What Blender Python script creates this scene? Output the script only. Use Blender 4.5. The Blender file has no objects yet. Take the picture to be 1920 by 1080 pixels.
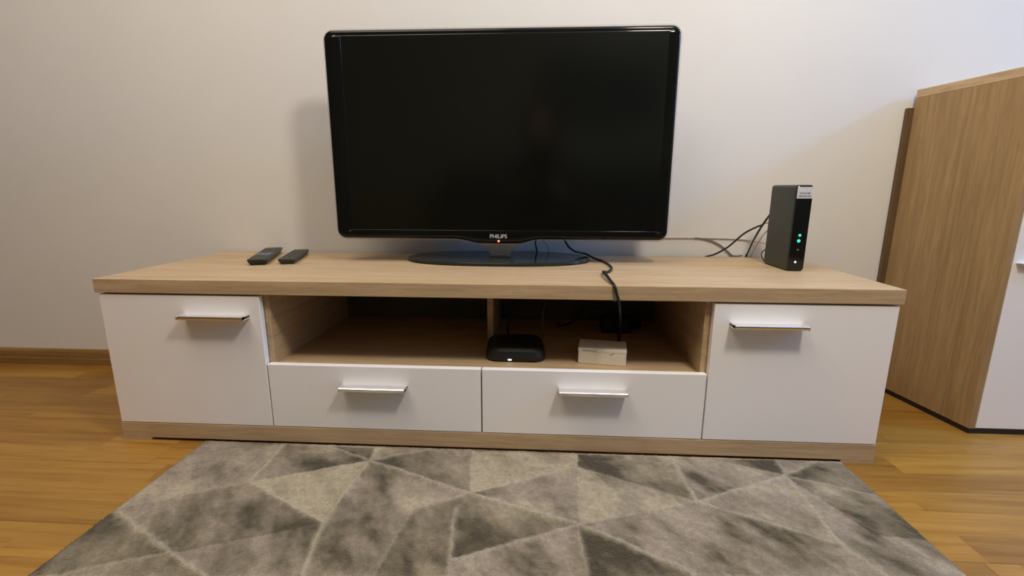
import bpy, bmesh, math, random
import numpy as np
from mathutils import Vector, Matrix
random.seed(3)
C = bpy.context.scene.collection
S = bpy.context.scene

# ------------------------------------------------------------------ camera
cam = bpy.data.cameras.new('camera')
cam.sensor_width = 36.0
cam.lens = 881.16 * 36.0 / 1920.0
cam.clip_start = 0.005
camo = bpy.data.objects.new('camera', cam)
C.objects.link(camo)
rt = Vector((0.99845036, 0.05558603, 0.00265812))
up = Vector((-0.01416111, 0.20759218, 0.97811295))
fw = Vector((-0.05381761, 0.97663488, -0.20805765))
CAM = Vector((1.0252, -1.0109, 0.6139))
camo.matrix_world = Matrix(((rt.x, up.x, -fw.x, CAM.x), (rt.y, up.y, -fw.y, CAM.y), (rt.z, up.z, -fw.z, CAM.z), (0, 0, 0, 1)))
S.camera = camo

# ------------------------------------------------------------------ world, lights, exposure
w = bpy.data.worlds.new('world'); S.world = w; w.use_nodes = True
w.node_tree.nodes['Background'].inputs[0].default_value = (0.8, 0.85, 1, 1)
w.node_tree.nodes['Background'].inputs[1].default_value = 0.02
def point_light(name, loc, power, color, radius):
    l = bpy.data.lights.new(name, 'POINT'); l.energy = power; l.color = color; l.shadow_soft_size = radius
    o = bpy.data.objects.new(name, l); C.objects.link(o); o.location = loc
    return o
point_light('warm_lamp', (1.58, -0.75, 1.86), 56.0, (1.0, 0.93, 0.82), 0.12)
point_light('cool_lamp', (4.07, -0.22, 1.93), 104.0, (0.14, 0.40, 1.0), 0.11)
cl = bpy.data.lights.new('ceiling_fill', 'AREA'); cl.shape = 'DISK'; cl.size = 1.3; cl.energy = 29.0; cl.color = (1.0, 0.88, 0.74)  # added soft fill from overhead, lifts the left wall; no lamp known there
clo = bpy.data.objects.new('ceiling_fill', cl); C.objects.link(clo); clo.location = (0.15, -0.78, 2.6)
S.view_settings.view_transform = 'Standard'
S.view_settings.look = 'None'
S.view_settings.gamma = 1.0
S.view_settings.use_curve_mapping = False
S.view_settings.exposure = 0.0

# ------------------------------------------------------------------ materials
class NT:
    def __init__(s, name):
        s.m = bpy.data.materials.new(name); s.m.use_nodes = True
        s.t = s.m.node_tree; s.n = s.t.nodes
        s.b = s.n['Principled BSDF']
    def node(s, kind, **kw):
        n = s.n.new(kind)
        for k, v in kw.items():
            if k.startswith('i_'):
                n.inputs[k[2:].replace('_', ' ')].default_value = v
            else:
                setattr(n, k, v)
        return n
    def link(s, a, b): s.t.links.new(a, b)
    def set(s, **kw):
        for k, v in kw.items(): s.b.inputs[k.replace('_', ' ')].default_value = v
    def ramp(s, fac, stops):
        r = s.node('ShaderNodeValToRGB')
        e = r.color_ramp.elements
        while len(e) < len(stops): e.new(0.5)
        for x, (p, c) in zip(e, stops):
            x.position = p; x.color = (*c, 1)
        s.link(fac, r.inputs['Fac'])
        return r.outputs['Color']
    def coords(s, scale, which='Object', add=None):
        tc = s.node('ShaderNodeTexCoord'); mp = s.node('ShaderNodeMapping')
        s.link(tc.outputs[which], mp.inputs['Vector'])
        mp.inputs['Scale'].default_value = scale
        if add is not None: s.link(add, mp.inputs['Location'])
        return mp.outputs['Vector']
    def noise(s, vec, scale, detail=4, rough=0.55, dist=0.0):
        n = s.node('ShaderNodeTexNoise')
        s.link(vec, n.inputs['Vector'])
        n.inputs['Scale'].default_value = scale; n.inputs['Detail'].default_value = detail
        n.inputs['Roughness'].default_value = rough; n.inputs['Distortion'].default_value = dist
        return n.outputs['Fac']
    def mix(s, fac, a, b, mode='MIX'):
        m = s.node('ShaderNodeMix', data_type='RGBA', blend_type=mode)
        for sock, v in ((m.inputs['Factor'], fac), (m.inputs['A'], a), (m.inputs['B'], b)):
            pass
        def put(idx, v):
            sock = m.inputs[idx]
            if isinstance(v, bpy.types.NodeSocket): s.link(v, sock)
            elif isinstance(v, tuple): sock.default_value = (*v, 1)
            else: sock.default_value = v
        put(0, fac); put(6, a); put(7, b)
        return m.outputs[2]
    def math(s, op, a, b=0.0):
        m = s.node('ShaderNodeMath', operation=op)
        for i, v in enumerate((a, b)):
            if isinstance(v, bpy.types.NodeSocket): s.link(v, m.inputs[i])
            else: m.inputs[i].default_value = v
        return m.outputs[0]
    def bump(s, h, strength, dist=0.002):
        b = s.node('ShaderNodeBump'); b.inputs['Strength'].default_value = strength; b.inputs['Distance'].default_value = dist
        s.link(h, b.inputs['Height']); s.link(b.outputs['Normal'], s.b.inputs['Normal'])
    def base(s, c): s.link(c, s.b.inputs['Base Color'])

def plain(name, col, rough=0.5, metal=0.0, spec=0.5, var=0.06, nscale=60.0, coat=0.0):
    t = NT(name); t.set(Roughness=rough, Metallic=metal); t.b.inputs['Specular IOR Level'].default_value = spec
    t.b.inputs['Coat Weight'].default_value = coat
    f = t.noise(t.coords((1, 1, 1)), nscale, 3)
    t.base(t.ramp(f, [(0.3, tuple(x * (1 - var) for x in col)), (0.7, tuple(min(1, x * (1 + var)) for x in col))]))
    return t.m

def wood(name, dark, mid, light, axis, rough=0.45, grain=1.0, spec=0.35):
    t = NT(name); t.set(Roughness=rough); t.b.inputs['Specular IOR Level'].default_value = spec
    sc = [26.0, 26.0, 26.0]; sc[axis] = 1.3
    v = t.coords(tuple(sc))
    big = t.noise(v, 0.75 * grain, 3, 0.5, 0.6)
    fine = t.noise(v, 4.5 * grain, 5, 0.65)
    sc2 = [300.0, 300.0, 300.0]; sc2[axis] = 30.0
    pore = t.noise(t.coords(tuple(sc2)), 1.0, 2, 0.5)
    c = t.ramp(big, [(0.30, mid), (0.55, light), (0.75, mid)])
    c = t.mix(t.math('MULTIPLY', t.ramp(fine, [(0.40, (0, 0, 0)), (0.72, (1, 1, 1))]), 0.55), c, dark)
    c = t.mix(t.math('MULTIPLY', t.ramp(pore, [(0.50, (0, 0, 0)), (0.80, (1, 1, 1))]), 0.35), c, dark)
    t.base(c)
    t.bump(pore, 0.12, 0.0006)
    return t.m

OAK = ((0.31, 0.195, 0.095), (0.49, 0.340, 0.190), (0.585, 0.425, 0.250))
M = {}
M['oak_x'] = wood('oak_laminate', *OAK, 0)
M['oak_y'] = wood('oak_laminate_deep', *OAK, 1)
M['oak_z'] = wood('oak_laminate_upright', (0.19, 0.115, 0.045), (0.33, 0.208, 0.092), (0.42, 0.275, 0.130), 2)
M['baseboard'] = wood('baseboard_wood', (0.14, 0.07, 0.02), (0.26, 0.14, 0.04), (0.32, 0.18, 0.06), 0, 0.4)
M['dark_board'] = wood('dark_board', (0.07, 0.04, 0.015), (0.12, 0.07, 0.03), (0.15, 0.09, 0.04), 2)
M['white_front'] = plain('white_front', (0.91, 0.872, 0.842), 0.42, var=0.012, nscale=3)
M['hardboard'] = plain('hardboard', (0.13, 0.12, 0.065), 0.7)
M['black_plinth'] = plain('black_plinth', (0.010, 0.009, 0.008), 0.6)
M['gloss_black'] = plain('gloss_black', (0.006, 0.006, 0.005), 0.09, spec=0.26)
M['screen'] = plain('screen_panel', (0.0020, 0.0022, 0.0008), 0.17, spec=1.0, var=0.02)
M['matt_black'] = plain('matt_black', (0.012, 0.012, 0.011), 0.5)
M['base_glass'] = plain('black_glass', (0.022, 0.028, 0.022), 0.08, spec=0.40)
M['neck'] = plain('frosted_acrylic', (0.97, 0.93, 0.91), 0.30); M['neck'].node_tree.nodes['Principled BSDF'].inputs['Transmission Weight'].default_value = 0.35
M['alu'] = plain('brushed_aluminium', (0.84, 0.83, 0.82), 0.20, metal=1.0, var=0.03, nscale=200)
M['silver_print'] = plain('silver_print', (0.55, 0.53, 0.50), 0.4)
M['cable_black'] = plain('cable_black', (0.010, 0.010, 0.010), 0.45)
M['cable_grey'] = plain('cable_grey', (0.20, 0.17, 0.13), 0.5)
M['cable_white'] = plain('cable_white', (0.58, 0.50, 0.38), 0.5)
M['router_side'] = plain('router_shell', (0.035, 0.040, 0.030), 0.45)
M['router_mark'] = plain('router_mark', (0.07, 0.075, 0.06), 0.4)
M['router_front'] = plain('router_front', (0.005, 0.005, 0.005), 0.12)
M['label'] = plain('paper_label', (0.62, 0.60, 0.60), 0.6)
M['label_ink'] = plain('label_ink', (0.12, 0.12, 0.12), 0.6)
M['box_card'] = plain('white_card', (0.80, 0.72, 0.58), 0.6, var=0.03)
M['box_ink'] = plain('blue_grey_ink', (0.36, 0.40, 0.46), 0.6)
M['box_tear'] = plain('box_mark', (0.40, 0.36, 0.24), 0.6)
M['remote_a'] = plain('remote_black', (0.006, 0.009, 0.006), 0.4)
M['remote_b'] = plain('remote_charcoal', (0.024, 0.023, 0.019), 0.45)
M['remote_key'] = plain('remote_key', (0.014, 0.015, 0.013), 0.5)
M['remote_shine'] = plain('remote_ring', (0.16, 0.17, 0.16), 0.3)
def emit(name, col, s):
    t = NT(name); t.set(Roughness=0.4); t.b.inputs['Base Color'].default_value = (*col, 1)
    t.b.inputs['Emission Color'].default_value = (*col, 1); t.b.inputs['Emission Strength'].default_value = s
    return t.m
M['led_red'] = emit('red_light', (1.0, 0.14, 0.08), 3.5)
M['led_green'] = emit('green_light', (0.03, 0.75, 0.50), 1.0)
M['led_white'] = emit('white_light', (0.75, 0.88, 1.0), 2.0)
M['led_dim'] = emit('dim_light', (0.10, 0.11, 0.11), 0.3)

t = NT('wall_paint'); t.set(Roughness=0.75); t.b.inputs['Specular IOR Level'].default_value = 0.2
v = t.coords((1, 1, 1)); f = t.noise(v, 3.0, 3)
t.base(t.ramp(f, [(0.3, (0.745, 0.715, 0.665)), (0.7, (0.77, 0.74, 0.69))]))
t.bump(t.noise(v, 160, 3), 0.12, 0.0012); M['wall'] = t.m
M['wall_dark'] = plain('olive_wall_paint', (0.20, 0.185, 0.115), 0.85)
M['ceiling'] = plain('ceiling_paint', (0.80, 0.78, 0.75), 0.9)

# laminate plank: three strips across each board, every strip in staggered lengths
t = NT('laminate_plank'); t.set(Roughness=0.36); t.b.inputs['Specular IOR Level'].default_value = 0.4
tc = t.node('ShaderNodeTexCoord'); sp = t.node('ShaderNodeSeparateXYZ'); t.link(tc.outputs['Object'], sp.inputs[0])
oi = t.node('ShaderNodeObjectInfo')
strip = t.math('FLOOR', t.math('DIVIDE', sp.outputs[1], 0.0643))
seed = t.math('ADD', t.math('MULTIPLY', oi.outputs['Random'], 37.0), t.math('MULTIPLY', strip, 5.37))
wn0 = t.node('ShaderNodeTexWhiteNoise', noise_dimensions='1D'); t.link(seed, wn0.inputs['W'])
cell = t.math('FLOOR', t.math('ADD', t.math('DIVIDE', sp.outputs[0], 0.43), wn0.outputs['Value']))
wn = t.node('ShaderNodeTexWhiteNoise', noise_dimensions='1D')
t.link(t.math('ADD', t.math('MULTIPLY', cell, 3.19), seed), wn.inputs['W'])
cb = t.node('ShaderNodeCombineXYZ')
t.link(t.math('ADD', t.math('MULTIPLY', sp.outputs[0], 2.2), t.math('MULTIPLY', wn.outputs['Value'], 50.0)), cb.inputs[0])
t.link(t.math('MULTIPLY', sp.outputs[1], 34.0), cb.inputs[1]); t.link(seed, cb.inputs[2])
g = t.noise(cb.outputs[0], 1.6, 5, 0.6, 0.5)
c = t.ramp(g, [(0.28, (0.235, 0.104, 0.015)), (0.50, (0.335, 0.165, 0.027)), (0.72, (0.385, 0.205, 0.040))])
tone = t.ramp(wn.outputs['Value'], [(0.0, (0.80, 0.77, 0.74)), (0.5, (1.0, 1.0, 1.0)), (1.0, (1.12, 1.13, 1.15))])
t.base(t.mix(1.0, c, tone, 'MULTIPLY')); M['plank'] = t.m

# rug pile: colours come from the woven pattern stored on the vertices
t = NT('rug_pile'); t.set(Roughness=0.95); t.b.inputs['Specular IOR Level'].default_value = 0.1
at = t.node('ShaderNodeAttribute', attribute_name='pile')
v = t.coords((1, 1, 1))
f1 = t.noise(v, 420, 2, 0.6); f2 = t.noise(v, 90, 4, 0.65)
c = t.mix(1.0, at.outputs['Color'], t.ramp(f2, [(0.30, (0.80, 0.79, 0.77)), (0.70, (1.16, 1.16, 1.16))]), 'MULTIPLY')
c = t.mix(1.0, c, t.ramp(f1, [(0.30, (0.80, 0.80, 0.80)), (0.70, (1.15, 1.15, 1.15))]), 'MULTIPLY')
t.base(c); t.bump(t.math('ADD', f1, t.math('MULTIPLY', f2, 1.5)), 0.8, 0.006)
t.b.inputs['Sheen Weight'].default_value = 0.15; M['rug'] = t.m

t = NT('clear_acrylic'); t.set(Roughness=0.08)
t.b.inputs['Base Color'].default_value = (0.60, 0.57, 0.54, 1); t.b.inputs['Alpha'].default_value = 0.22
f = t.noise(t.coords((1, 1, 1)), 20, 2); t.link(t.ramp(f, [(0.3, (0.07,) * 3), (0.7, (0.10,) * 3)]), t.b.inputs['Roughness']); M['acrylic'] = t.m

# ------------------------------------------------------------------ mesh helpers
ORG = {}
def thing(name, label, cat, loc, group=None):
    o = bpy.data.objects.new(name, None); C.objects.link(o); o.location = loc
    o['label'] = label; o['category'] = cat
    if group: o['group'] = group
    o.empty_display_size = 0.05
    ORG[o] = Vector(loc); return o
def tag(o, label, cat, group=None):
    o['label'] = label; o['category'] = cat
    if group: o['group'] = group
    return o
def obj(name, bm, mat, parent=None, smooth=False, label=None, org=None):
    """link a world-space bmesh as one mesh object; a child keeps its thing's origin"""
    o0 = ORG[parent] if parent is not None else (Vector(org) if org is not None else Vector((0, 0, 0)))
    bmesh.ops.translate(bm, verts=bm.verts, vec=-o0)
    bmesh.ops.recalc_face_normals(bm, faces=bm.faces)
    me = bpy.data.meshes.new(name)
    for f in bm.faces: f.smooth = smooth
    bm.to_mesh(me); bm.free()
    mats = mat if isinstance(mat, (list, tuple)) else [mat]
    for m in mats: me.materials.append(M[m] if isinstance(m, str) else m)
    o = bpy.data.objects.new(name, me); C.objects.link(o)
    if parent is not None: o.parent = parent
    else: o.location = o0
    ORG[o] = o0
    if label: o['label'] = label
    return o
def struct(name, bm, mat):
    o = obj(name, bm, mat); o['kind'] = 'structure'; return o
def box(x0, x1, y0, y1, z0, z1, bev=0.0, seg=2, bm=None):
    b = bmesh.new()
    r = bmesh.ops.create_cube(b, size=1.0)
    for vv in b.verts:
        vv.co = Vector(((x0 + x1) / 2 + vv.co.x * (x1 - x0), (y0 + y1) / 2 + vv.co.y * (y1 - y0), (z0 + z1) / 2 + vv.co.z * (z1 - z0)))
    if bev: bmesh.ops.bevel(b, geom=list(b.edges), offset=bev, segments=seg, affect='EDGES', profile=0.5)
    return join(bm, b)
def join(bm, b):
    if bm is None: return b
    me = bpy.data.meshes.new('tmp'); b.to_mesh(me); b.free(); bm.from_mesh(me); bpy.data.meshes.remove(me)
    return bm
def loft(rings, cap0=True, cap1=True, closed=True, bm=None):
    bm = bm or bmesh.new()
    vs = [[bm.verts.new(p) for p in r] for r in rings]
    n = len(rings[0])
    for a, b in zip(vs, vs[1:]):
        for i in range(n if closed else n - 1):
            j = (i + 1) % n
            bm.faces.new((a[i], a[j], b[j], b[i]))
    if cap0: bm.faces.new(vs[0])
    if cap1: bm.faces.new(vs[-1][::-1])
    return bm
def catmull(pts, n=8):
    P = [Vector(p) for p in pts]; P = [P[0] * 2 - P[1]] + P + [P[-1] * 2 - P[-2]]
    out = []
    for i in range(1, len(P) - 2):
        a, b, c, d = P[i - 1:i + 3]
        for k in range(n):
            u = k / n
            out.append(0.5 * ((2 * b) + (c - a) * u + (2 * a - 5 * b + 4 * c - d) * u * u + (3 * b - a - 3 * c + d) * u ** 3))
    out.append(P[-2]); return out
def tube(pts, r, n=8, sides=8, bm=None):
    q = catmull(pts, n); rings = []
    ref = Vector((0, 0, 1)); prev = None
    for i, p in enumerate(q):
        tg = (q[min(i + 1, len(q) - 1)] - q[max(i - 1, 0)]).normalized()
        if prev is None:
            a = tg.cross(ref if abs(tg.z) < 0.9 else Vector((1, 0, 0))).normalized()
        else:
            a = (prev - tg * prev.dot(tg)).normalized()
        prev = a; b = tg.cross(a)
        rings.append([p + (a * math.cos(2 * math.pi * k / sides) + b * math.sin(2 * math.pi * k / sides)) * r for k in range(sides)])
    return loft(rings, bm=bm)
def rrect(hw, hh, r, n=6):
    """rounded rectangle, counter-clockwise (u, v)"""
    pts = []
    for cx, cy, a0 in ((hw - r, hh - r, 0), (-hw + r, hh - r, 90), (-hw + r, -hh + r, 180), (hw - r, -hh + r, 270)):
        for k in range(n + 1):
            a = math.radians(a0 + 90 * k / n); pts.append((cx + r * math.cos(a), cy + r * math.sin(a)))
    return pts
def disc(c, r, depth, n=14, bm=None):
    """short round stud standing out towards -y"""
    ring = lambda y, rr: [(c[0] + rr * math.cos(2 * math.pi * k / n), y, c[2] + rr * math.sin(2 * math.pi * k / n)) for k in range(n)]
    return loft([ring(c[1], r), ring(c[1] - depth * 0.7, r), ring(c[1] - depth, r * 0.7)], bm=bm)

# ------------------------------------------------------------------ room
X0, X1, Y0, Y1, ZC = -2.3, 4.45, -4.2, 0.481, 2.65
struct('wall_back', box(X0 - .1, X1 + .1, Y1, Y1 + .1, -.05, ZC), 'wall')
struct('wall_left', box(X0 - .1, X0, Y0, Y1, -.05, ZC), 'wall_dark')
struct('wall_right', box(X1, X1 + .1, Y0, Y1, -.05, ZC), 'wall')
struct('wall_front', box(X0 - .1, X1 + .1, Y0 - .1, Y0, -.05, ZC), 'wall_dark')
struct('ceiling', box(X0 - .1, X1 + .1, Y0 - .1, Y1 + .1, ZC, ZC + .1), 'ceiling')
floor = struct('floor', box(X0, X1, Y0, Y1, -.05, -.008), 'plank')
PW, PL = 0.193, 1.286
cache = {}
def plank_mesh(L):
    k = round(L, 4)
    if k not in cache:
        b = box(0, L - .0006, 0, PW - .0006, -.008, 0)
        top = [e for e in b.edges if all(v.co.z > -.001 for v in e.verts)]
        bmesh.ops.bevel(b, geom=top, offset=.0008, segments=1, affect='EDGES')
        bmesh.ops.recalc_face_normals(b, faces=b.faces)
        me = bpy.data.meshes.new('plank'); b.to_mesh(me); b.free(); me.materials.append(M['plank']); cache[k] = me
    return cache[k]
y = Y1; row = 0
while y > Y0 + .02:
    y -= PW; row += 1
    x = X0 - (row * 0.47 % PL)
    while x < X1 - .001:
        a, b = max(x, X0), min(x + PL, X1)
        if b - a > .02:
            o = bpy.data.objects.new('plank', plank_mesh(b - a)); C.objects.link(o); o.parent = floor
            o.location = (a, max(y, Y0 - .1), 0)
        x += PL
# baseboard with a rounded top and a shoe line
def baseboard(name, x0, x1):
    prof = [(0, 0), (-.0165, 0), (-.0165, .022), (-.0150, .024), (-.0140, .036), (-.0120, .046), (-.0075, .0525), (-.003, .0544), (0, .0544)]
    return struct(name, loft([[(xx, Y1 + p, z) for p, z in prof] for xx in (x0, x1)]), 'baseboard')
baseboard('baseboard_back', X0, 2.07)

# ------------------------------------------------------------------ TV bench
b = thing('tv_bench', 'long low oak effect TV bench with white doors, drawers and an open middle', 'tv bench', (0.9, 0.23, 0))
ZB, ZD, ZT, TT, TOP = 0.0478, 0.2065, 0.3706, 0.0327, 0.4071
obj('top_board', box(0, 1.8, -.003, .468, TOP - TT, TOP, .0012), 'oak_x', b)
obj('bottom_board', box(.003, 1.797, 0, .46, .0073, .0464, .001), 'oak_x', b)
for x0, x1 in ((.003, .0748), (1.7240, 1.797)):
    obj('foot', box(x0, x1, 0, .06, 0, .0074), 'oak_x', b)
    obj('foot', box(x0, x1, .40, .46, 0, .0074), 'oak_x', b)
for x0, x1 in ((.004, .020), (1.780, 1.796)):
    obj('side_panel', box(x0, x1, .018, .455, .0464, TOP - TT), 'oak_y', b)
for x0, x1 in ((.3895, .4035), (1.3965, 1.4125)):
    obj('partition', box(x0, x1, .0172, .455, .0464, TOP - TT, .0008), 'oak_y', b)
obj('middle_partition', box(.8920, .9080, .2035, .455, .1995, TOP - TT, .0008), 'oak_y', b)
obj('shelf', box(.4035, 1.3965, .0175, .455, .1835, .1995), 'oak_x', b)
obj('back_panel', box(.004, 1.796, .455, .459, .0464, TOP - TT), 'hardboard', b)
def handle(par, cx, cz):
    h = .0775
    prof = [(0.001, -.0022), (-.006, -.0022), (-.024, -.0030), (-.0265, -.0050), (-.0285, -.0044), (-.0290, -.001),
            (-.0287, .0020), (-.0270, .0034), (-.0245, .0030), (-.016, .0012), (-.013, .0010), (.001, .0010)]
    bm = loft([[(xx, p, cz + z) for p, z in prof] for xx in (cx - h, cx + h)])
    for e in (-1, 1):
        box(cx + e * h - (.0016 if e > 0 else 0), cx + e * h + (0 if e > 0 else .0016), -.0292, .001, cz - .0056, cz + .0044, bm=bm)
    obj('handle', bm, 'alu', par)
G = .0015
for nm, x0, x1, z0, z1, hx, hz in (('door', .0054, .3916 - G, ZB, ZT, .286, .3243), ('door', 1.4086 + G, 1.7943, ZB, ZT, 1.5225, .3262),
                                   ('drawer', .3916 + G, .899 - G, ZB, ZD, .6485, .1600), ('drawer', .899 + G, 1.4086 - G, ZB, ZD, 1.1535, .1640)):
    d = obj(nm, box(x0, x1, 0, .0162, z0, z1, .0013), 'white_front', b)
    handle(d, hx, hz)

# ------------------------------------------------------------------ television
TY = 0.28
L_, R_, ZB_, ZT_ = .4625, 1.3745, .4755, 1.0112
CX, CZ, HW, HH = (L_ + R_) / 2, (ZB_ + ZT_) / 2, (R_ - L_) / 2, (ZT_ - ZB_) / 2
tv = thing('television', 'large flat black television with a switched off screen on the TV bench', 'television', (.91, .36, TOP))
def chin(x):
    def ss(a, c, q):
        u = min(1, max(0, (q - a) / (c - a))); return u * u * (3 - 2 * u)
    return ss(.795, .872, x) * (1 - ss(.965, 1.03, x))
def outline(inset, yy, drop=0.0, r=.024, n=8, nb=60):
    hw, hh, rr = HW - inset, HH - inset, max(.002, r - inset)
    pts = []
    for cx, cy, a0 in ((hw - rr, hh - rr, 0), (-hw + rr, hh - rr, 90), (-hw + rr, -hh + rr, 180)):
        for k in range(n + 1):
            a = math.radians(a0 + 90 * k / n); pts.append((cx + rr * math.cos(a), cy + rr * math.sin(a)))
    for k in range(1, nb):
        pts.append((-hw + rr + 2 * (hw - rr) * k / nb, -hh))
    for k in range(n + 1):
        a = math.radians(270 + 90 * k / n); pts.append((hw - rr + rr * math.cos(a), -hh + rr + rr * math.sin(a)))
    out = []
    for px, pz in pts:
        X, Z = CX + px, CZ + pz
        if pz <= -hh + 1e-6: Z -= drop * chin(X)
        out.append((X, yy, Z))
    return out
def frame_ring(rings): return loft(rings, cap0=False, cap1=False)
def inner(yy, k=0.0):   # the screen opening: sides wider than top
    hw, hh = .4180 + k, .2475 + k
    cz = .7475
    full = outline(0, yy)
    out = []
    for X, _, Z in full:
        u = (X - CX) / HW; vv = (Z - CZ) / HH
        out.append((.9265 + max(-1, min(1, u * 1.06)) * hw, yy, cz + max(-1, min(1, vv * 1.06)) * hh))
    return out
D = .0122
frame = frame_ring([inner(TY + .0008), inner(TY + .0002, .0003), inner(TY, .0012), outline(.0120, TY, D * .5), outline(.0085, TY + .0001, D * .8), outline(.0055, TY + .0006, D * .9),
                    outline(.003, TY + .0025, D), outline(.0012, TY + .005, D), outline(0, TY + .009, D), outline(0, TY + .030, D), outline(.003, TY + .034, D * .8)])
obj('frame', frame, 'gloss_black', tv, smooth=True)
sc = bmesh.new(); sc.faces.new([sc.verts.new(p) for p in ((.9265 - .4182, TY + .0006, .7475 - .2477), (.9265 + .4182, TY + .0006, .7475 - .2477), (.9265 + .4182, TY + .0006, .7475 + .2477), (.9265 - .4182, TY + .0006, .7475 + .2477))])
r = bmesh.ops.extrude_face_region(sc, geom=list(sc.faces)); bmesh.ops.translate(sc, verts=[g for g in r['geom'] if isinstance(g, bmesh.types.BMVert)], vec=(0, .004, 0))
obj('screen', sc, 'screen', tv)
obj('back_casing', loft([outline(.003, TY + .033, D * .8), outline(.03, TY + .045), outline(.10, TY + .085, r=.12), outline(.12, TY + .09, r=.14)]), 'matt_black', tv, smooth=True)
rim = frame_ring([outline(-.0005, TY + .012, D), outline(-.0045, TY + .012, D), outline(-.0050, TY + .014, D), outline(-.0045, TY + .016, D), outline(-.0005, TY + .016, D)])
obj('rim', rim, 'acrylic', tv, label='clear acrylic rim')
# neck: a flared silver stem
rings = []
for z, y0, y1, hw in ((TOP + .0095, .356, .396, .0285), (.422, .355, .397, .0292), (.430, .3545, .396, .0335), (.4385, .354, .392, .0420), (.447, .3535, .388, .0520), (.456, .353, .385, .0600), (.475, .3525, .38, .0660), (.52, .352, .372, .07)):
    rings.append([(.9135 + u, (y0 + y1) / 2 + v_, z) for u, v_ in rrect(hw, (y1 - y0) / 2, .010, 4)])
obj('neck', loft(rings), 'neck', tv, smooth=True, label='pale frosted flared neck')
def boat(k, z):
    out = []
    for i in range(64):
        a = 2 * math.pi * i / 64; c_, s_ = math.cos(a), math.sin(a); n = 2 / 2.6
        out.append((.9100 + (.2655 * k) * math.copysign(abs(c_) ** n, c_), .3600 + (.1290 * k) * math.copysign(abs(s_) ** (n * 1.1), s_), z))
    return out
obj('base', loft([boat(.95, TOP + .0002), boat(.985, TOP + .002), boat(1, TOP + .005), boat(.995, TOP + .0082), boat(.975, TOP + .0095), boat(.94, TOP + .0098)]), 'base_glass', tv, smooth=False, label='dark glass oval base')
def lettering(name, s, cx, cy, cz, width, mat, par, depth=.0004):
    cu = bpy.data.curves.new(name, 'FONT'); cu.body = s; cu.extrude = .02; cu.offset = .012; cu.align_x = 'CENTER'; cu.align_y = 'CENTER'
    tmp = bpy.data.objects.new(name, cu); C.objects.link(tmp)
    me = bpy.data.meshes.new_from_object(tmp.evaluated_get(bpy.context.evaluated_depsgraph_get()))
    bpy.data.objects.remove(tmp); bpy.data.curves.remove(cu)
    bm = bmesh.new(); bm.from_mesh(me); bpy.data.meshes.remove(me)
    xs = [v_.co.x for v_ in bm.verts]; ys = [v_.co.y for v_ in bm.verts]; k = width / (max(xs) - min(xs))
    mx, my = (max(xs) + min(xs)) / 2, (max(ys) + min(ys)) / 2
    for v_ in bm.verts:
        v_.co = Vector((cx + (v_.co.x - mx) * k, cy - (depth if v_.co.z > 0 else 0), cz + (v_.co.y - my) * k))
    return obj(name, bm, mat, par)
bpy.context.view_layer.update()
lettering('logo', 'PHILIPS', .9165, TY - .0004, .4838, .047, 'silver_print', tv, .0012)
obj('power_light', disc((.9168, TY + .0005, .4706), .0030, .0025), 'led_red', tv, label='small red power light')

# ------------------------------------------------------------------ remotes
def remote(name, label, loc, ang, hw, ln, h, mat, keyrows, ring):
    o = thing(name, label, 'remote control', loc, 'remote controls on the TV bench'); o.rotation_euler = (0, 0, ang)
    ORG[o] = Vector((0, 0, 0))
    def ring_(k, z, yo=0): return [(u, v_ + yo, z) for u, v_ in rrect(hw * k, ln / 2 * (1 - (1 - k) * .25), .008 * k, 4)]
    obj('body', loft([ring_(.72, 0), ring_(.80, .002), ring_(.97, h * .66), ring_(1, h * .85), ring_(.97, h), ring_(.9, h + .0006)]), mat, o)
    for y0 in keyrows:
        for x0 in (-.6, 0, .6):
            obj('key', box(x0 * hw - hw * .2, x0 * hw + hw * .2, y0 - .0035, y0 + .0035, h, h + .0012, .0005, 1), 'remote_key', o)
    if ring is not None:
        rr = []
        for q in range(24):
            a = 2 * math.pi * q / 24
            rr.append([(ring_r * math.cos(a) * hw, ring + ring_r * math.sin(a) * hw, z) for ring_r, z in ((.45, h), (.48, h + .0028), (.72, h + .0028), (.75, h))])
        bm = loft([*rr, rr[0]], cap0=False, cap1=False, closed=False)
        obj('direction_ring', bm, 'remote_shine', o)
    return o
remote('remote_control', 'wider black remote with a shiny direction ring, nearer the left end', (.220, .333, TOP + .0002), .36, .0255, .275, .016, 'remote_a',
       (-.108, -.09, .035, .053, .071, .089), -.035)
remote('remote_control', 'narrower charcoal remote lying between the wider remote and the television', (.309, .327, TOP + .0002), .28, .0225, .212, .015, 'remote_b',
       (-.07, -.05, -.03, -.01, .01, .03, .05, .07), None)

# ------------------------------------------------------------------ router
rx0, rx1, ry0, ry1, rz0, rz1 = 1.6630, 1.7055, .215, .345, TOP + .0002, .6236
ro = thing('router', 'upright black router with green lights on the right end of the bench', 'router', (1.684, .28, TOP))
rc = ((rx0 + rx1) / 2, (rz0 + rz1) / 2)
def rr_(ins, yy, r): return [(rc[0] + u, yy, rc[1] + v_) for u, v_ in rrect((rx1 - rx0) / 2 - ins, (rz1 - rz0) / 2 - ins, r, 4)]
obj('shell', loft([rr_(.0015, ry0 + .003, .006), rr_(0, ry0 + .006, .007), rr_(0, ry1 - .004, .007), rr_(.003, ry1, .005)]), 'router_side', ro)
obj('front_cover', loft([rr_(.0035, ry0, .005), rr_(.0022, ry0 + .0008, .006), rr_(.0018, ry0 + .0032, .006)]), 'router_front', ro)
lb = obj('sticker', box(1.6652, 1.7028, ry0 - .0004, ry0 + .0002, .5905, .6185), 'label', ro, label='white paper sticker')
pr = bmesh.new()
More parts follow.
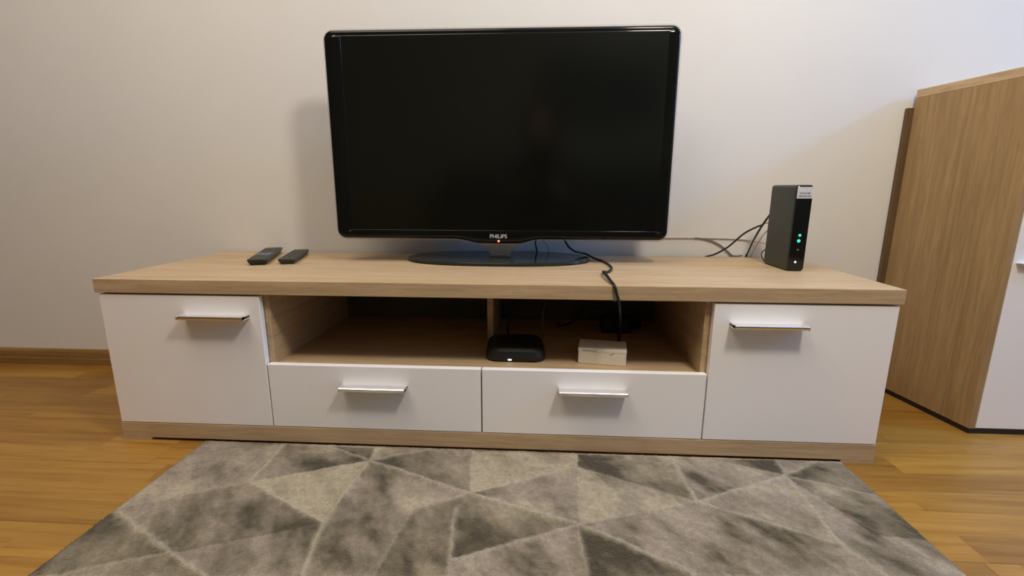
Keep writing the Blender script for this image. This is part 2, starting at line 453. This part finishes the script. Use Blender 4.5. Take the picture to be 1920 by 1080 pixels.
for z0, x0, n_ in ((.6015, 1.6710, 7), (.5945, 1.6690, 8)):
    for q in range(n_):
        wd = .0018 + .0016 * random.random()
        box(x0 + q * .0038, x0 + q * .0038 + wd, ry0 - .0006, ry0 - .0003, z0, z0 + .0028 + .001 * random.random(), bm=pr)
obj('print', pr, 'label_ink', lb)
for nm, p, rad, m in (('indicator_light', (1.6845, ry0 + .0004, .4990), .0034, 'led_green'), ('indicator_light', (1.6835, ry0 + .0004, .4850), .0042, 'led_green'),
                      ('indicator_light', (1.6840, ry0 + .0004, .4625), .0024, 'led_dim'), ('indicator_light', (1.6815, ry0 + .0004, .4310), .0026, 'led_white')):
    obj(nm, disc(p, rad, .0012), m, ro)
mk = bmesh.new()
for zc in (.500, .528):
    for k in range(3):
        yy = .283 + (k - 1) * .007
        box(rx0 - .0006, rx0 + .0003, yy - .002, yy + .002, zc - .004 + (.004 if k == 1 else 0), zc + .005 + (.004 if k == 1 else 0), bm=mk)
obj('embossed_mark', mk, 'router_mark', ro)

# ------------------------------------------------------------------ set-top box and white box in the open compartment
SH = .1995
st = thing('media_box', 'flat black media box with a white light inside the open compartment', 'media box', (.972, .13, SH))
def sb(hw, hd, z, r): return [(.9715 + u - .05 * v_, .1335 + v_ + .0 * u, z) for u, v_ in rrect(hw, hd, r, 7)]
obj('body', loft([sb(.068, .062, SH + .0003, .028), sb(.0735, .067, SH + .004, .030), sb(.0740, .0675, SH + .012, .030), sb(.070, .064, SH + .026, .030), sb(.063, .057, SH + .0325, .028), sb(.05, .045, SH + .034, .024)]), 'matt_black', st, smooth=False)
obj('status_light', box(.9560, .9655, .0648, .0705, SH + .0048, SH + .0088, .001, 1), 'led_white', st, label='bright white status light')

wb = thing('small_box', 'small white cardboard box with blue grey print beside the media box', 'box', (1.187, .098, SH))
wb.rotation_euler = (0, 0, -.155); ORG[wb] = Vector((0, 0, 0))
hw, hd, hz = .0565, .0345, .0385
obj('body', box(-hw, hw, -hd, hd, .0002, hz, .0010, 1), 'box_card', wb)
obj('lid_flap', box(-hw - .0006, hw + .0006, -hd - .0006, hd + .0006, hz - .0070, hz + .0006, .0006, 1), 'box_card', wb)
pr = bmesh.new()
xx = -hw + .011
for q in range(9):
    wd = .0022 + .0012 * random.random(); box(xx, xx + wd, -hd - .0010, -hd - .0004, .0322, .0352 + .0012 * random.random(), bm=pr); xx += wd + .0008
obj('print', pr, 'box_ink', wb)
obj('paper_crease', tube([(.030, -hd - .0008, .0335), (.025, -hd - .0010, .0300), (.0215, -hd - .0008, .0275), (.019, -hd - .0008, .0285)], .0006, 5, 5), 'box_tear', wb)

# ------------------------------------------------------------------ cables
def cable(name, label, pts, r, mat, sides=8):
    o = obj(name, tube(pts, r, 8, sides), mat, smooth=True, org=pts[0]); return tag(o, label, 'cable')
t0 = TOP + .0035
cable('power_cable', 'thick black cable hanging from the television over the bench front edge',
      [(1.0900, .352, .520), (1.1040, .350, .4640), (1.1300, .375, .4340), (1.1660, .395, t0 + .012), (1.1900, .375, t0 + .0022), (1.2110, .325, t0), (1.2190, .250, t0), (1.2140, .190, t0 + .001), (1.1990, .150, t0),
       (1.1880, .152, t0), (1.1876, .110, t0 + .003), (1.1890, .060, t0 + .001), (1.1890, .012, t0 + .0005), (1.1922, -.0064, t0 - .003), (1.1965, -.0075, .392), (1.2025, -.0072, .373), (1.2080, .006, .352),
       (1.2200, .060, .318), (1.2330, .130, .280), (1.2420, .180, .236), (1.2480, .220, SH + .004), (1.2600, .300, SH + .0035)], .0032, 'cable_black')
cable('thin_wire', 'thin brown wire looping beside the thick cable at the bench front edge',
      [(1.1900, .145, t0 - .002), (1.1795, .120, t0 + .001), (1.1790, .080, t0 - .0016), (1.1840, .030, t0 - .0018), (1.1880, -.0010, t0 - .0018), (1.1885, -.0042, t0 - .006), (1.1900, -.0046, .390), (1.1930, -.0046, .3755), (1.1960, .004, .3705), (1.1990, .020, .3710)], .0009, 'cable_grey', 6)
cable('signal_cable', 'black cable dropping straight from the television behind its glass base',
      [(1.0170, .355, .510), (1.0190, .385, .4660), (1.0170, .440, .4480), (1.0200, .4735, .4300), (1.0240, .4745, .4000), (1.0240, .4745, .3000)], .0026, 'cable_black')
cable('thin_wire', 'thin grey wire dropping beside the black cable behind the television base',
      [(1.0330, .360, .500), (1.0400, .395, .4640), (1.0560, .460, .4350), (1.0600, .4750, .4100), (1.0600, .4752, .3500)], .0010, 'cable_grey', 6)
g1 = 'black cables plugged into the router'
cable('router_cable', 'black router cable sweeping left in a long low curve',
      [(1.6760, .343, .5560), (1.6699, .352, .5425), (1.6664, .380, .5137), (1.6567, .390, .5067), (1.6298, .410, .4846), (1.5995, .440, .4413), (1.5713, .4655, .4148), (1.5480, .4735, .4060), (1.5403, .4750, .3960), (1.538, .475, .34)], .0026, 'cable_black')
cable('router_cable', 'black router cable dropping steeply behind the bench',
      [(1.6790, .343, .5600), (1.6723, .352, .5469), (1.6639, .380, .5091), (1.6637, .420, .4650), (1.6695, .4600, .4248), (1.6686, .4746, .4011), (1.668, .4748, .34)], .0023, 'cable_black')
cable('router_cable', 'thin beige router wire nearest the router, slanting down',
      [(1.6790, .344, .5080), (1.6737, .362, .4987), (1.6721, .390, .4761), (1.6799, .440, .4389), (1.6829, .4742, .3997), (1.683, .4745, .34)], .0016, 'cable_white')
cable('router_cable', 'thin grey router wire between the black cable and the beige wire',
      [(1.6790, .344, .5240), (1.6713, .362, .5197), (1.6786, .400, .5122), (1.6818, .440, .4790), (1.6753, .4735, .4263), (1.675, .4748, .38), (1.675, .4750, .34)], .0013, 'cable_grey')
cable('wall_wire', 'thin beige wire running level along the wall from television to router',
      [(1.3500, .4775, .4632), (1.4331, .4780, .4635), (1.5388, .4780, .4640), (1.6359, .4780, .4619), (1.6800, .474, .4580), (1.7100, .440, .4520), (1.7000, .38, .455), (1.695, .344, .46)], .0019, 'cable_white')
cable('wall_wire', 'grey wire leaving the level wire and drooping to the bench',
      [(1.5100, .4775, .4638), (1.5357, .4775, .4620), (1.5639, .4770, .4547), (1.5928, .4770, .4400), (1.6156, .4765, .4220), (1.6300, .4760, .4100), (1.6450, .4735, .4095), (1.6572, .4745, .4110)], .0022, 'cable_grey')
cable('router_cable', 'short black cable end curling at the foot of the router',
      [(1.6740, .344, .4500), (1.6700, .362, .4420), (1.6640, .362, .4310), (1.6655, .354, .4180), (1.6700, .350, .4110)], .0015, 'cable_black')
cable('loose_cable', 'black cable looped up at the back of the open compartment',
      [(1.085, .400, SH + .004), (1.100, .330, .2180), (1.130, .300, .2400), (1.1500, .300, .2700), (1.1700, .300, .2830), (1.2000, .300, .2800), (1.2200, .300, .2680), (1.2420, .300, .2580), (1.2500, .304, .2400), (1.2520, .310, .2300)], .003, 'cable_black')
cable('loose_cable', 'black cable rising from the media box to the compartment roof',
      [(.955, .200, .2180), (.9450, .225, .2350), (.9559, .250, .2695), (.9750, .250, .2870), (.9927, .250, .3006), (1.0147, .255, .3120), (1.045, .30, .345), (1.05, .40, .350)], .003, 'cable_black')
cable('loose_cable', 'thin grey wire standing upright behind the media box',
      [(1.0440, .262, SH + .002), (1.0430, .255, .2200), (1.0420, .250, .2500), (1.0418, .255, .2760), (1.050, .300, .300)], .0016, 'cable_grey')
ad = thing('power_adapter', 'black plug adapter lying in the dark behind the white box', 'adapter', (1.255, .345, SH))
obj('body', box(1.215, 1.300, .315, .375, SH + .0003, SH + .045, .006, 2), 'matt_black', ad)
obj('plug', box(1.300, 1.330, .330, .360, SH + .010, SH + .036, .005, 2), 'matt_black', ad)

# ------------------------------------------------------------------ cabinet at the right
cb_ = thing('cabinet', 'tall oak effect cabinet with white door, standing right of the TV bench', 'cabinet', (2.13, .30, 0))
XB, YB, XF, YF, CT = 2.0890, .4655, 2.1330, .155, .8880     # back and front ends of the visible side
def side_pt(yv, dx=0.0): return XB + (XF - XB) * (YB - yv) / (YB - YF) + dx
def slab(y0, y1, d0, d1, z0, z1, xr=None):
    """upright slab following the slightly turned side; d = offset from the side face (or xr = straight right end)"""
    bm = bmesh.new()
    ring = lambda z: [(side_pt(y0, d0), y0, z), (xr if xr else side_pt(y0, d1), y0, z), (xr if xr else side_pt(y1, d1), y1, z), (side_pt(y1, d0), y1, z)]
    bm = loft([ring(z0), ring(z1)])
    bmesh.ops.bevel(bm, geom=list(bm.edges), offset=.0008, segments=1, affect='EDGES')
    return bm
XR = 2.78
obj('plinth', slab(.157, .44, .002, 0, 0, .0145, XR - .006), 'black_plinth', cb_)
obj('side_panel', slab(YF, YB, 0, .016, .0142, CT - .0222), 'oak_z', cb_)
obj('side_panel', box(XR - .016, XR, YF, YB, .0142, CT - .0222, .0008, 1), 'oak_z', cb_)
obj('top_panel', slab(YF, YB, 0, 0, CT - .0220, CT, XR), 'oak_y', cb_)
obj('bottom_panel', slab(YF + .02, YB, .016, 0, 0.0146, .030, XR - .016), 'oak_y', cb_)
obj('back_panel', box(2.0745, XR - .01, .4662, .4790, .003, .8400), 'dark_board', cb_)
dr = obj('door', box(XF + .0168, XR - .0168, YF + .0006, YF + .0180, .0155, CT - .0235, .0012), 'white_front', cb_)
bm = box(2.1570, 2.312, YF - .012, YF + .002, .4420, .4440, .0005, 1)
box(2.1570, 2.312, YF - .0135, YF - .0115, .4405, .4445, .0005, 1, bm=bm)
obj('handle', bm, 'alu', dr)

# ------------------------------------------------------------------ rug
V = dict(N1=(.654, -.073), N2=(.428, -.168), N3=(.636, -.276), N4=(.897, -.177), N5=(1.107, -.253), N6=(.412, -.363), N7=(1.344, -.176), N8=(1.565, -.076), K=(1.555, -.276),
         A=(.425, -.019), B=(.534, -.018), C=(.651, -.018), D=(.777, -.018), E=(.876, -.018), F=(1.124, -.018), G=(1.12, -.07), H=(.794, -.229), I=(.889, -.351), J=(.874, -.223),
         L=(.889, -.384), M=(.774, -.396), N=(.78, -.337), O=(.659, -.402), P=(.515, -.411), Q=(.24, -.274), R=(.288, -.231), S=(.201, -.02), T=(1.335, -.018), U=(1.422, -.018),
         W=(1.572, -.016), X=(1.663, -.018), Y=(1.215, -.221), Z=(1.112, -.376), a=(1.274, -.351), b=(1.586, -.348), c=(1.73, -.018), d=(1.73, -.142), e=(1.73, -.255), g=(.28, -.411),
         h=(.20, -.427), i=(1.633, -.246), j=(1.277, -.366), k=(1.73, -.342), q=(.20, -.274), z1=(.20, -.60), z2=(.62, -.60), z3=(.88, -.60), z4=(1.12, -.60), z5=(1.35, -.60), z6=(1.60, -.60), z7=(1.73, -.60))
POLY = [  # vertices, tone (0 dark olive .. 1 pale beige), lavender share, darkest corner
    ('S A N2 R q', .70, .75, None), ('q Q N6 g h', .36, .25, 'Q'), ('h g N6 P z2 z1', .62, .4, None), ('N6 P g', .50, .4, None), ('P O z2', .6, .8, None), ('O N M z3 z2', .40, .3, None), ('M L Z z4 z3', .55, .7, None),
    ('Z a j z5 z4', .30, .2, None), ('a b z6 z5', .60, .6, None), ('b k z7 z6', .66, .4, None),
    ('N1 N2 N3', .97, .0, None), ('A N2 N1 B', .46, .35, 'N1'), ('B N1 C', .12, .1, None), ('C N1 D', .66, .15, None), ('N1 D E N4', .50, .6, 'N1'), ('E F G N4', .88, .05, None), ('N4 G N5', .50, .75, 'N4'),
    ('N1 N4 H N3', .62, .75, None), ('N4 N5 I J', .36, .35, 'I'), ('N4 J I L M N H', .30, .15, None), ('N3 H N M O', .55, .55, None), ('N3 O P N6', .66, .85, 'N3'), ('N2 N3 N6 Q q R', .40, .55, 'N3'),
    ('N5 I L Z', .62, .85, None), ('N5 Z a', .22, .1, 'N5'), ('N5 a b K N7 Y', .46, .6, None), ('N5 G N7 Y', .80, .25, None), ('F T N7 G', .50, .1, 'G'), ('T U N8 N7', .52, .7, None), ('U W N8', .30, .2, 'W'),
    ('W X N8', .74, .4, None), ('N8 X c d', .34, .35, 'N8'), ('N8 d k b K', .62, .6, None), ('N8 i e d', .34, .15, None), ('N8 K N7', .74, .55, None), ('N7 K Y', .50, .8, None)]
LINES = [('N1 N2', .7), ('N1 N3', .9), ('N3 O', .9), ('N2 N3', 1), ('A N2', 1), ('N1 B', .8), ('N1 C', .9), ('N1 D', .8), ('N1 N4', 1), ('E N4', .45), ('N4 G', .45), ('N4 N5', 1.1), ('N4 H', .9), ('H N', .35), ('N4 J', .3), ('J L', .8),
         ('N5 I', .9), ('N5 a', 1.1), ('N5 Z', .5), ('T N7', 1), ('N7 N8', 1), ('N7 G', .3), ('N7 K', .8), ('N8 U', .5), ('N8 W', .7), ('N8 X', .7), ('N8 d', .7), ('N8 K', .9), ('K b', .8), ('Q N6', 1.2), ('N6 P', 1.1), ('N6 g', .7),
         ('Y N7', .25), ('g z1', .6), ('P z2', .8), ('O z2', .6), ('a z5', .7), ('Z z4', .6), ('b z6', .6), ('R N2', .2), ('z1 z2', .6), ('z2 z3', .6), ('z3 z4', .6), ('z4 z5', .6), ('z5 z6', .6)]
rng = np.random.default_rng(5)
def vnoise(x, y, f):
    G_ = rng.random((80, 80)); u = (x * f) % 79; v_ = (y * f) % 79
    i = np.floor(u).astype(int); j = np.floor(v_).astype(int); fu = u - i; fv = v_ - j
    fu = fu * fu * (3 - 2 * fu); fv = fv * fv * (3 - 2 * fv); i1 = (i + 1) % 80; j1 = (j + 1) % 80
    return (G_[i, j] * (1 - fu) + G_[i1, j] * fu) * (1 - fv) + (G_[i, j1] * (1 - fu) + G_[i1, j1] * fu) * fv
def fbm(x, y, f, o=4):
    s, a, tt = 0, 1, 0
    for k in range(o): s = s + a * vnoise(x + 3.1 * k, y + 1.7 * k, f * 2 ** k); tt += a; a *= .6
    return s / tt
def inside(px, py, poly):
    r_ = np.zeros(px.shape, bool); n = len(poly); j = n - 1
    for i in range(n):
        xi, yi = poly[i]; xj, yj = poly[j]
        c_ = ((yi > py) != (yj > py)) & (px < (xj - xi) * (py - yi) / (yj - yi + 1e-12) + xi); r_ ^= c_; j = i
    return r_
RX0, RX1, RY1 = .2170, 1.7230, -.0030
xs = np.linspace(RX0, RX1, 540)
ys = np.concatenate([np.linspace(RY1, -.46, 200), np.linspace(-.47, -1.9, 90)])
gx, gy = np.meshgrid(xs, ys)
wx = gx + .006 * (fbm(gx + 5, gy + 9, 28, 2) - .5); wy = gy + .006 * (fbm(gx + 5, gy + 9, 28, 2) - .5)
tone = .35 + .5 * fbm(gx + 4, gy + 4, 5, 3); lav = np.full(gx.shape, .5)
for names, tn, lv, dk in POLY:
    P_ = [V[n] for n in names.split()]; mk_ = inside(wx, wy, P_)
    tl = np.full(gx.shape, tn)
    if dk:
        dd = np.hypot(gx - V[dk][0], gy - V[dk][1]); tl = tl - .44 * np.exp(-(dd / .085) ** 2)
    tone = np.where(mk_, tl, tone); lav = np.where(mk_, lv, lav)
mot = fbm(gx * 1.6 + gy * .8 + 7, gy + 12, 9, 4) - .5
mot2 = fbm(gx + 20, gy * 1.4 + 3, 34, 3) - .5
amp = np.clip(1.25 - np.abs(tone - .45) * 1.5, .25, 1.0)
tone = np.clip(tone + amp * mot * 1.75 + .34 * mot2, 0, 1)
lav = np.clip(lav + 1.2 * (fbm(gx + 30, gy + 31, 8, 3) - .5), 0, 1)
hgt = .0098 + .0016 * (fbm(gx + 2, gy + 2, 60, 3) - .5) + .0010 * (rng.random(gx.shape) - .5)
line = np.zeros(gx.shape)
rag = fbm(gx + 11, gy + 17, 90, 2); rag2 = fbm(gx + 13, gy + 19, 60, 2)
for s_, k in LINES:
    a, b2 = (np.array(V[n]) for n in s_.split()); dv = b2 - a; Ls = dv @ dv
    u = np.clip(((wx - a[0]) * dv[0] + (wy - a[1]) * dv[1]) / Ls, 0, 1)
    dist = np.hypot(wx - a[0] - u * dv[0], wy - a[1] - u * dv[1])
    line = np.maximum(line, min(1, k) * (.65 + .5 * rag2) * np.exp(-(dist / (.0056 * (.45 + 1.1 * rag) * max(.8, k))) ** 2))
hgt = hgt + .0035 * line
edge = np.minimum(np.minimum(gx - RX0, RX1 - gx), RY1 - gy)
hgt = hgt * np.clip(.25 + .75 * np.sqrt(np.clip(edge / .012, 0, 1)), 0, 1)
dark, pale, mid, lavc = np.array((.072, .053, .022)), np.array((.50, .415, .265)), np.array((.265, .210, .118)), np.array((.40, .312, .232))
tn3 = tone[..., None]
col = np.where(tn3 < .5, dark + (mid - dark) * tn3 * 2, mid + (pale - mid) * (tn3 - .5) * 2)
lm = (lav * np.clip((tone - .15) * 2.2, 0, 1) * np.clip((1.02 - tone) * 3, 0, 1))[..., None] * .85
col = col * (1 - lm) + (lavc * (.55 + .62 * tn3)) * lm
col = col * (1 - .72 * line[..., None]) + np.array((.54, .455, .31)) * (.72 * line[..., None])
ny, nx = gx.shape
fuzz = np.clip(1 - edge / .01, 0, 1) * .0035
co = np.stack([gx + (.0012 + fuzz) * (rng.random(gx.shape) - .5), gy + (.0012 + fuzz * (gy < RY1 - .002)) * (rng.random(gx.shape) - .5), hgt], -1).reshape(-1, 3)
idx = np.arange(ny * nx).reshape(ny, nx)
faces = np.stack([idx[:-1, :-1], idx[1:, :-1], idx[1:, 1:], idx[:-1, 1:]], -1).reshape(-1, 4).tolist()
border = np.concatenate([idx[0, :], idx[1:, -1], idx[-1, -2::-1], idx[-2:0:-1, 0]])
nb_ = len(border); cb2 = co[border].copy(); cb2[:, 2] = 0
cen = np.array(((RX0 + RX1) / 2, -.95, 0)); cb2[:, :2] += np.sign(cb2[:, :2] - cen[:2]) * np.where(np.abs(np.abs(cb2[:, :2] - cen[:2]) - np.abs(np.array((RX1 - RX0, 1.9)) / 2)) < .05, .0015, 0)
base_i = len(co); co = np.concatenate([co, cb2]); cc = np.concatenate([col.reshape(-1, 3), col.reshape(-1, 3)[border] * .8])
faces += [(int(border[k]), int(border[(k + 1) % nb_]), base_i + (k + 1) % nb_, base_i + k) for k in range(nb_)]
rc0 = np.array((.97, -.95, 0)); co = co - rc0
me = bpy.data.meshes.new('rug'); me.from_pydata(co.tolist(), [], faces); me.materials.append(M['rug'])
ca = me.color_attributes.new('pile', 'FLOAT_COLOR', 'POINT'); ca.data.foreach_set('color', np.concatenate([cc, np.ones((len(cc), 1))], 1).astype(np.float32).ravel())
me.polygons.foreach_set('use_smooth', [True] * len(me.polygons)); me.update()
ro_ = bpy.data.objects.new('rug', me); C.objects.link(ro_); ro_.location = rc0
tag(ro_, 'grey and beige rug with raised triangle lines lying before the TV bench', 'rug')

# ------------------------------------------------------------------ the photographer, crouching behind the phone (seen as a dark shape in the screen)
M['dark_cloth'] = plain('dark_cloth', (0.010, 0.010, 0.011), 0.9)
M['skin'] = plain('skin', (0.42, 0.25, 0.17), 0.55)
M['hair'] = plain('dark_hair', (0.012, 0.009, 0.007), 0.6)
M['eye'] = plain('eye', (0.30, 0.28, 0.26), 0.2)
M['phone'] = plain('phone_glass', (0.01, 0.01, 0.01), 0.2)
def skin_mesh(chains, sub=2):
    """chains: lists of (point, radius); a chain may start at an earlier vertex index"""
    vs, es, rs = [], [], []
    idx_ = {}
    for start, pts in chains:
        prev = idx_.get(start)
        for nm_, p, r_ in pts:
            vs.append(p); rs.append(r_); i = len(vs) - 1
            if nm_: idx_[nm_] = i
            if prev is not None: es.append((prev, i))
            prev = i
    me = bpy.data.meshes.new('tmp'); me.from_pydata(vs, es, [])
    o = bpy.data.objects.new('tmp', me); C.objects.link(o)
    m = o.modifiers.new('skin', 'SKIN'); m.use_smooth_shade = True
    for k, r_ in enumerate(rs):
        sv = me.skin_vertices[0].data[k]
        sv.radius = r_ if isinstance(r_, tuple) else (r_, r_); sv.use_root = (k == 0)
    sd = o.modifiers.new('sub', 'SUBSURF'); sd.levels = sub; sd.render_levels = sub
    bpy.context.view_layer.update()
    out = bpy.data.meshes.new_from_object(o.evaluated_get(bpy.context.evaluated_depsgraph_get()))
    bpy.data.objects.remove(o); bpy.data.meshes.remove(me)
    bm = bmesh.new(); bm.from_mesh(out); bpy.data.meshes.remove(out); return bm
PX = 1.035
ch = [(None, [('pelvis', (PX, -1.46, .27), (.155, .12)), (None, (PX, -1.47, .42), (.14, .105)), (None, (PX, -1.44, .58), (.145, .105)), ('chest', (PX, -1.39, .72), (.155, .10)), ('nape', (PX, -1.345, .815), (.075, .065)),
              (None, (PX, -1.32, .86), (.052, .055)), ('head', (PX, -1.295, .93), (.066, .075)), (None, (PX, -1.285, 1.00), (.074, .090)), (None, (PX, -1.29, 1.06), (.066, .082))])]
for sgn in (-1, 1):
    n_ = 'l' if sgn < 0 else 'r'
    ch.append(('chest', [(n_ + 'sh', (PX + sgn * .175, -1.375, .735), .060), (None, (PX + sgn * .225, -1.30, .62), .050), (n_ + 'el', (PX + sgn * .235, -1.19, .50), .042), (None, (PX + sgn * .165, -1.13, .55), .038), (n_ + 'wr', (PX + sgn * .105, -1.072, .600), (.026, .030)), (n_ + 'palm', (PX + sgn * .092, -1.045, .612), (.016, .034))]))
    for q, (dz, l1) in enumerate(((.026, .9), (.009, 1.05), (-.008, 1.0), (-.024, .8))):
        ch.append((n_ + 'palm', [(None, (PX + sgn * .096, -1.024, .614 + dz), .0095), (None, (PX + sgn * .092, -1.004, .615 + dz), .0088), (None, (PX + sgn * (.082 - .006 * l1), -.997, .615 + dz * .9), .0080)]))
    ch.append((n_ + 'palm', [(None, (PX + sgn * .088, -1.045, .580), .0110), (None, (PX + sgn * .070, -1.038, .585), .0100), (None, (PX + sgn * .055, -1.034, .592), .0085)]))
    ch.append(('pelvis', [(None, (PX + sgn * .10, -1.43, .28), .095), (None, (PX + sgn * .20, -1.27, .40), .075), (None, (PX + sgn * .245, -1.14, .47), .062), (None, (PX + sgn * .225, -1.22, .28), .056), (None, (PX + sgn * .205, -1.29, .105), .042), (None, (PX + sgn * .205, -1.285, .055), (.040, .036)), (None, (PX + sgn * .215, -1.18, .050), (.042, .034)), (None, (PX + sgn * .22, -1.10, .040), (.036, .026))]))
bm = skin_mesh(ch, 2)
# nose, ears and brow are pulled out of the head surface
for v_ in bm.verts:
    p = v_.co
    if p.z > .90 and p.y > -1.24 and abs(p.x - PX) < .016: p.y += .016 * math.exp(-((p.z - .965) / .02) ** 2)
    if .93 < p.z < 1.0 and abs(p.y + 1.295) < .02 and abs(p.x - PX) > .06: p.x += math.copysign(.012, p.x - PX)
pe = obj('person', bm, ['dark_cloth', 'skin'], smooth=True, org=(PX, -1.36, 0))
tag(pe, 'dark clothed person crouching on the rug, holding up a phone, mirrored in the screen', 'person')
for f in pe.data.polygons:
    c_ = f.center + Vector((PX, -1.36, 0))
    if c_.z > .865 or (c_.y > -1.075 and .53 < c_.z < .68 and abs(c_.x - PX) < .12): f.material_index = 1
zm = min(v_.co.z for v_ in pe.data.vertices)
def ball(c, r, bm=None, seg=14):
    b_ = bmesh.new(); bmesh.ops.create_uvsphere(b_, u_segments=seg, v_segments=10, radius=1.0)
    for v_ in b_.verts: v_.co = Vector((c[0] + v_.co.x * r[0], c[1] + v_.co.y * r[1], c[2] + v_.co.z * r[2]))
    return join(bm, b_)
hb = ball((PX, -1.310, 1.030), (.084, .098, .076), seg=24)
bmesh.ops.bisect_plane(hb, geom=hb.verts[:] + hb.edges[:] + hb.faces[:], plane_co=(PX, -1.235, 1.03), plane_no=(0, .9, -.45), clear_outer=True)
obj('hair', hb, 'hair', pe, smooth=True)
# a hood drawn up over the hair, open at the front
hd = bmesh.new(); rings = []
for q in range(9):
    y_ = -1.400 + .215 * q / 8; g_ = math.sin(math.pi * min(1, (q + 1.2) / 6.5) * .5)
    rings.append([(PX + .106 * g_ * math.sin(a) * (1 + .12 * max(0, -math.cos(a))), y_ - .03 * max(0, -math.cos(a)), .965 + (.150 * g_ if math.cos(a) > 0 else .165 * g_) * math.cos(a)) for a in [2 * math.pi * m / 28 for m in range(28)]])
inn = [[(PX + (x_ - PX) * .93, y_, .965 + (z_ - .965) * .94) for x_, y_, z_ in r_] for r_ in rings]
loft(rings + inn[::-1], cap0=True, cap1=True, bm=hd)
obj('hood', hd, 'dark_cloth', pe, smooth=True)
for sgn in (-1, 1): obj('eye', ball((PX + sgn * .029, -1.2140, .995), (.011, .009, .006)), 'eye', pe, smooth=True)
obj('mouth', ball((PX, -1.214, .925), (.022, .008, .005)), plain('lips', (0.35, 0.14, 0.11), 0.5), pe, smooth=True)
ph = box(-.078, .078, -.0385, .0385, -.0040, .0040, .0030, 3)
mw = Matrix.Translation(CAM - fw * .0095 + rt * .010) @ Matrix(((rt.x, up.x, -fw.x, 0), (rt.y, up.y, -fw.y, 0), (rt.z, up.z, -fw.z, 0), (0, 0, 0, 1)))
bmesh.ops.transform(ph, matrix=mw, verts=ph.verts)
tag(obj('smartphone', ph, 'phone', org=tuple(CAM)), 'dark phone held level in both hands of the crouching person', 'phone')

# ------------------------------------------------------------------ behind the photographer: what the dark screen mirrors
M['sofa'] = plain('dark_sofa_fabric', (0.020, 0.019, 0.017), 0.9)
so = thing('sofa', 'long dark fabric sofa standing behind the crouching person', 'sofa', (1.35, -3.0, 0))
obj('frame', box(.05, 2.65, -3.45, -2.55, .07, .30, .02), 'sofa', so)
obj('backrest', box(.05, 2.65, -3.45, -3.22, .30, .82, .04), 'sofa', so)
for x0 in (.05, 2.43): obj('armrest', box(x0, x0 + .22, -3.22, -2.55, .30, .60, .04), 'sofa', so)
for q in range(3): obj('seat_cushion', box(.275 + q * .718, .985 + q * .718, -3.21, -2.54, .302, .46, .04), 'sofa', so)
for x0, y0 in ((.1, -3.4), (2.54, -3.4), (.1, -2.66), (2.54, -2.66)): obj('leg', box(x0, x0 + .06, y0, y0 + .06, 0, .07), 'black_plinth', so)
pc = thing('picture', 'dark framed picture hanging on the wall above the sofa', 'picture', (1.65, -4.19, 1.7))
M['dark_canvas'] = plain('dark_canvas', (0.03, 0.035, 0.03), 0.8, var=.4, nscale=5)
obj('canvas', box(1.08, 2.32, -4.195, -4.180, 1.40, 2.04), 'dark_canvas', pc)
for a_ in ((1.04, 1.08, 1.36, 2.08), (2.32, 2.36, 1.36, 2.08), (1.08, 2.32, 1.36, 1.40), (1.08, 2.32, 2.04, 2.08)):
    obj('frame', box(a_[0], a_[1], -4.198, -4.165, a_[2], a_[3], .003, 1), 'black_plinth', pc)
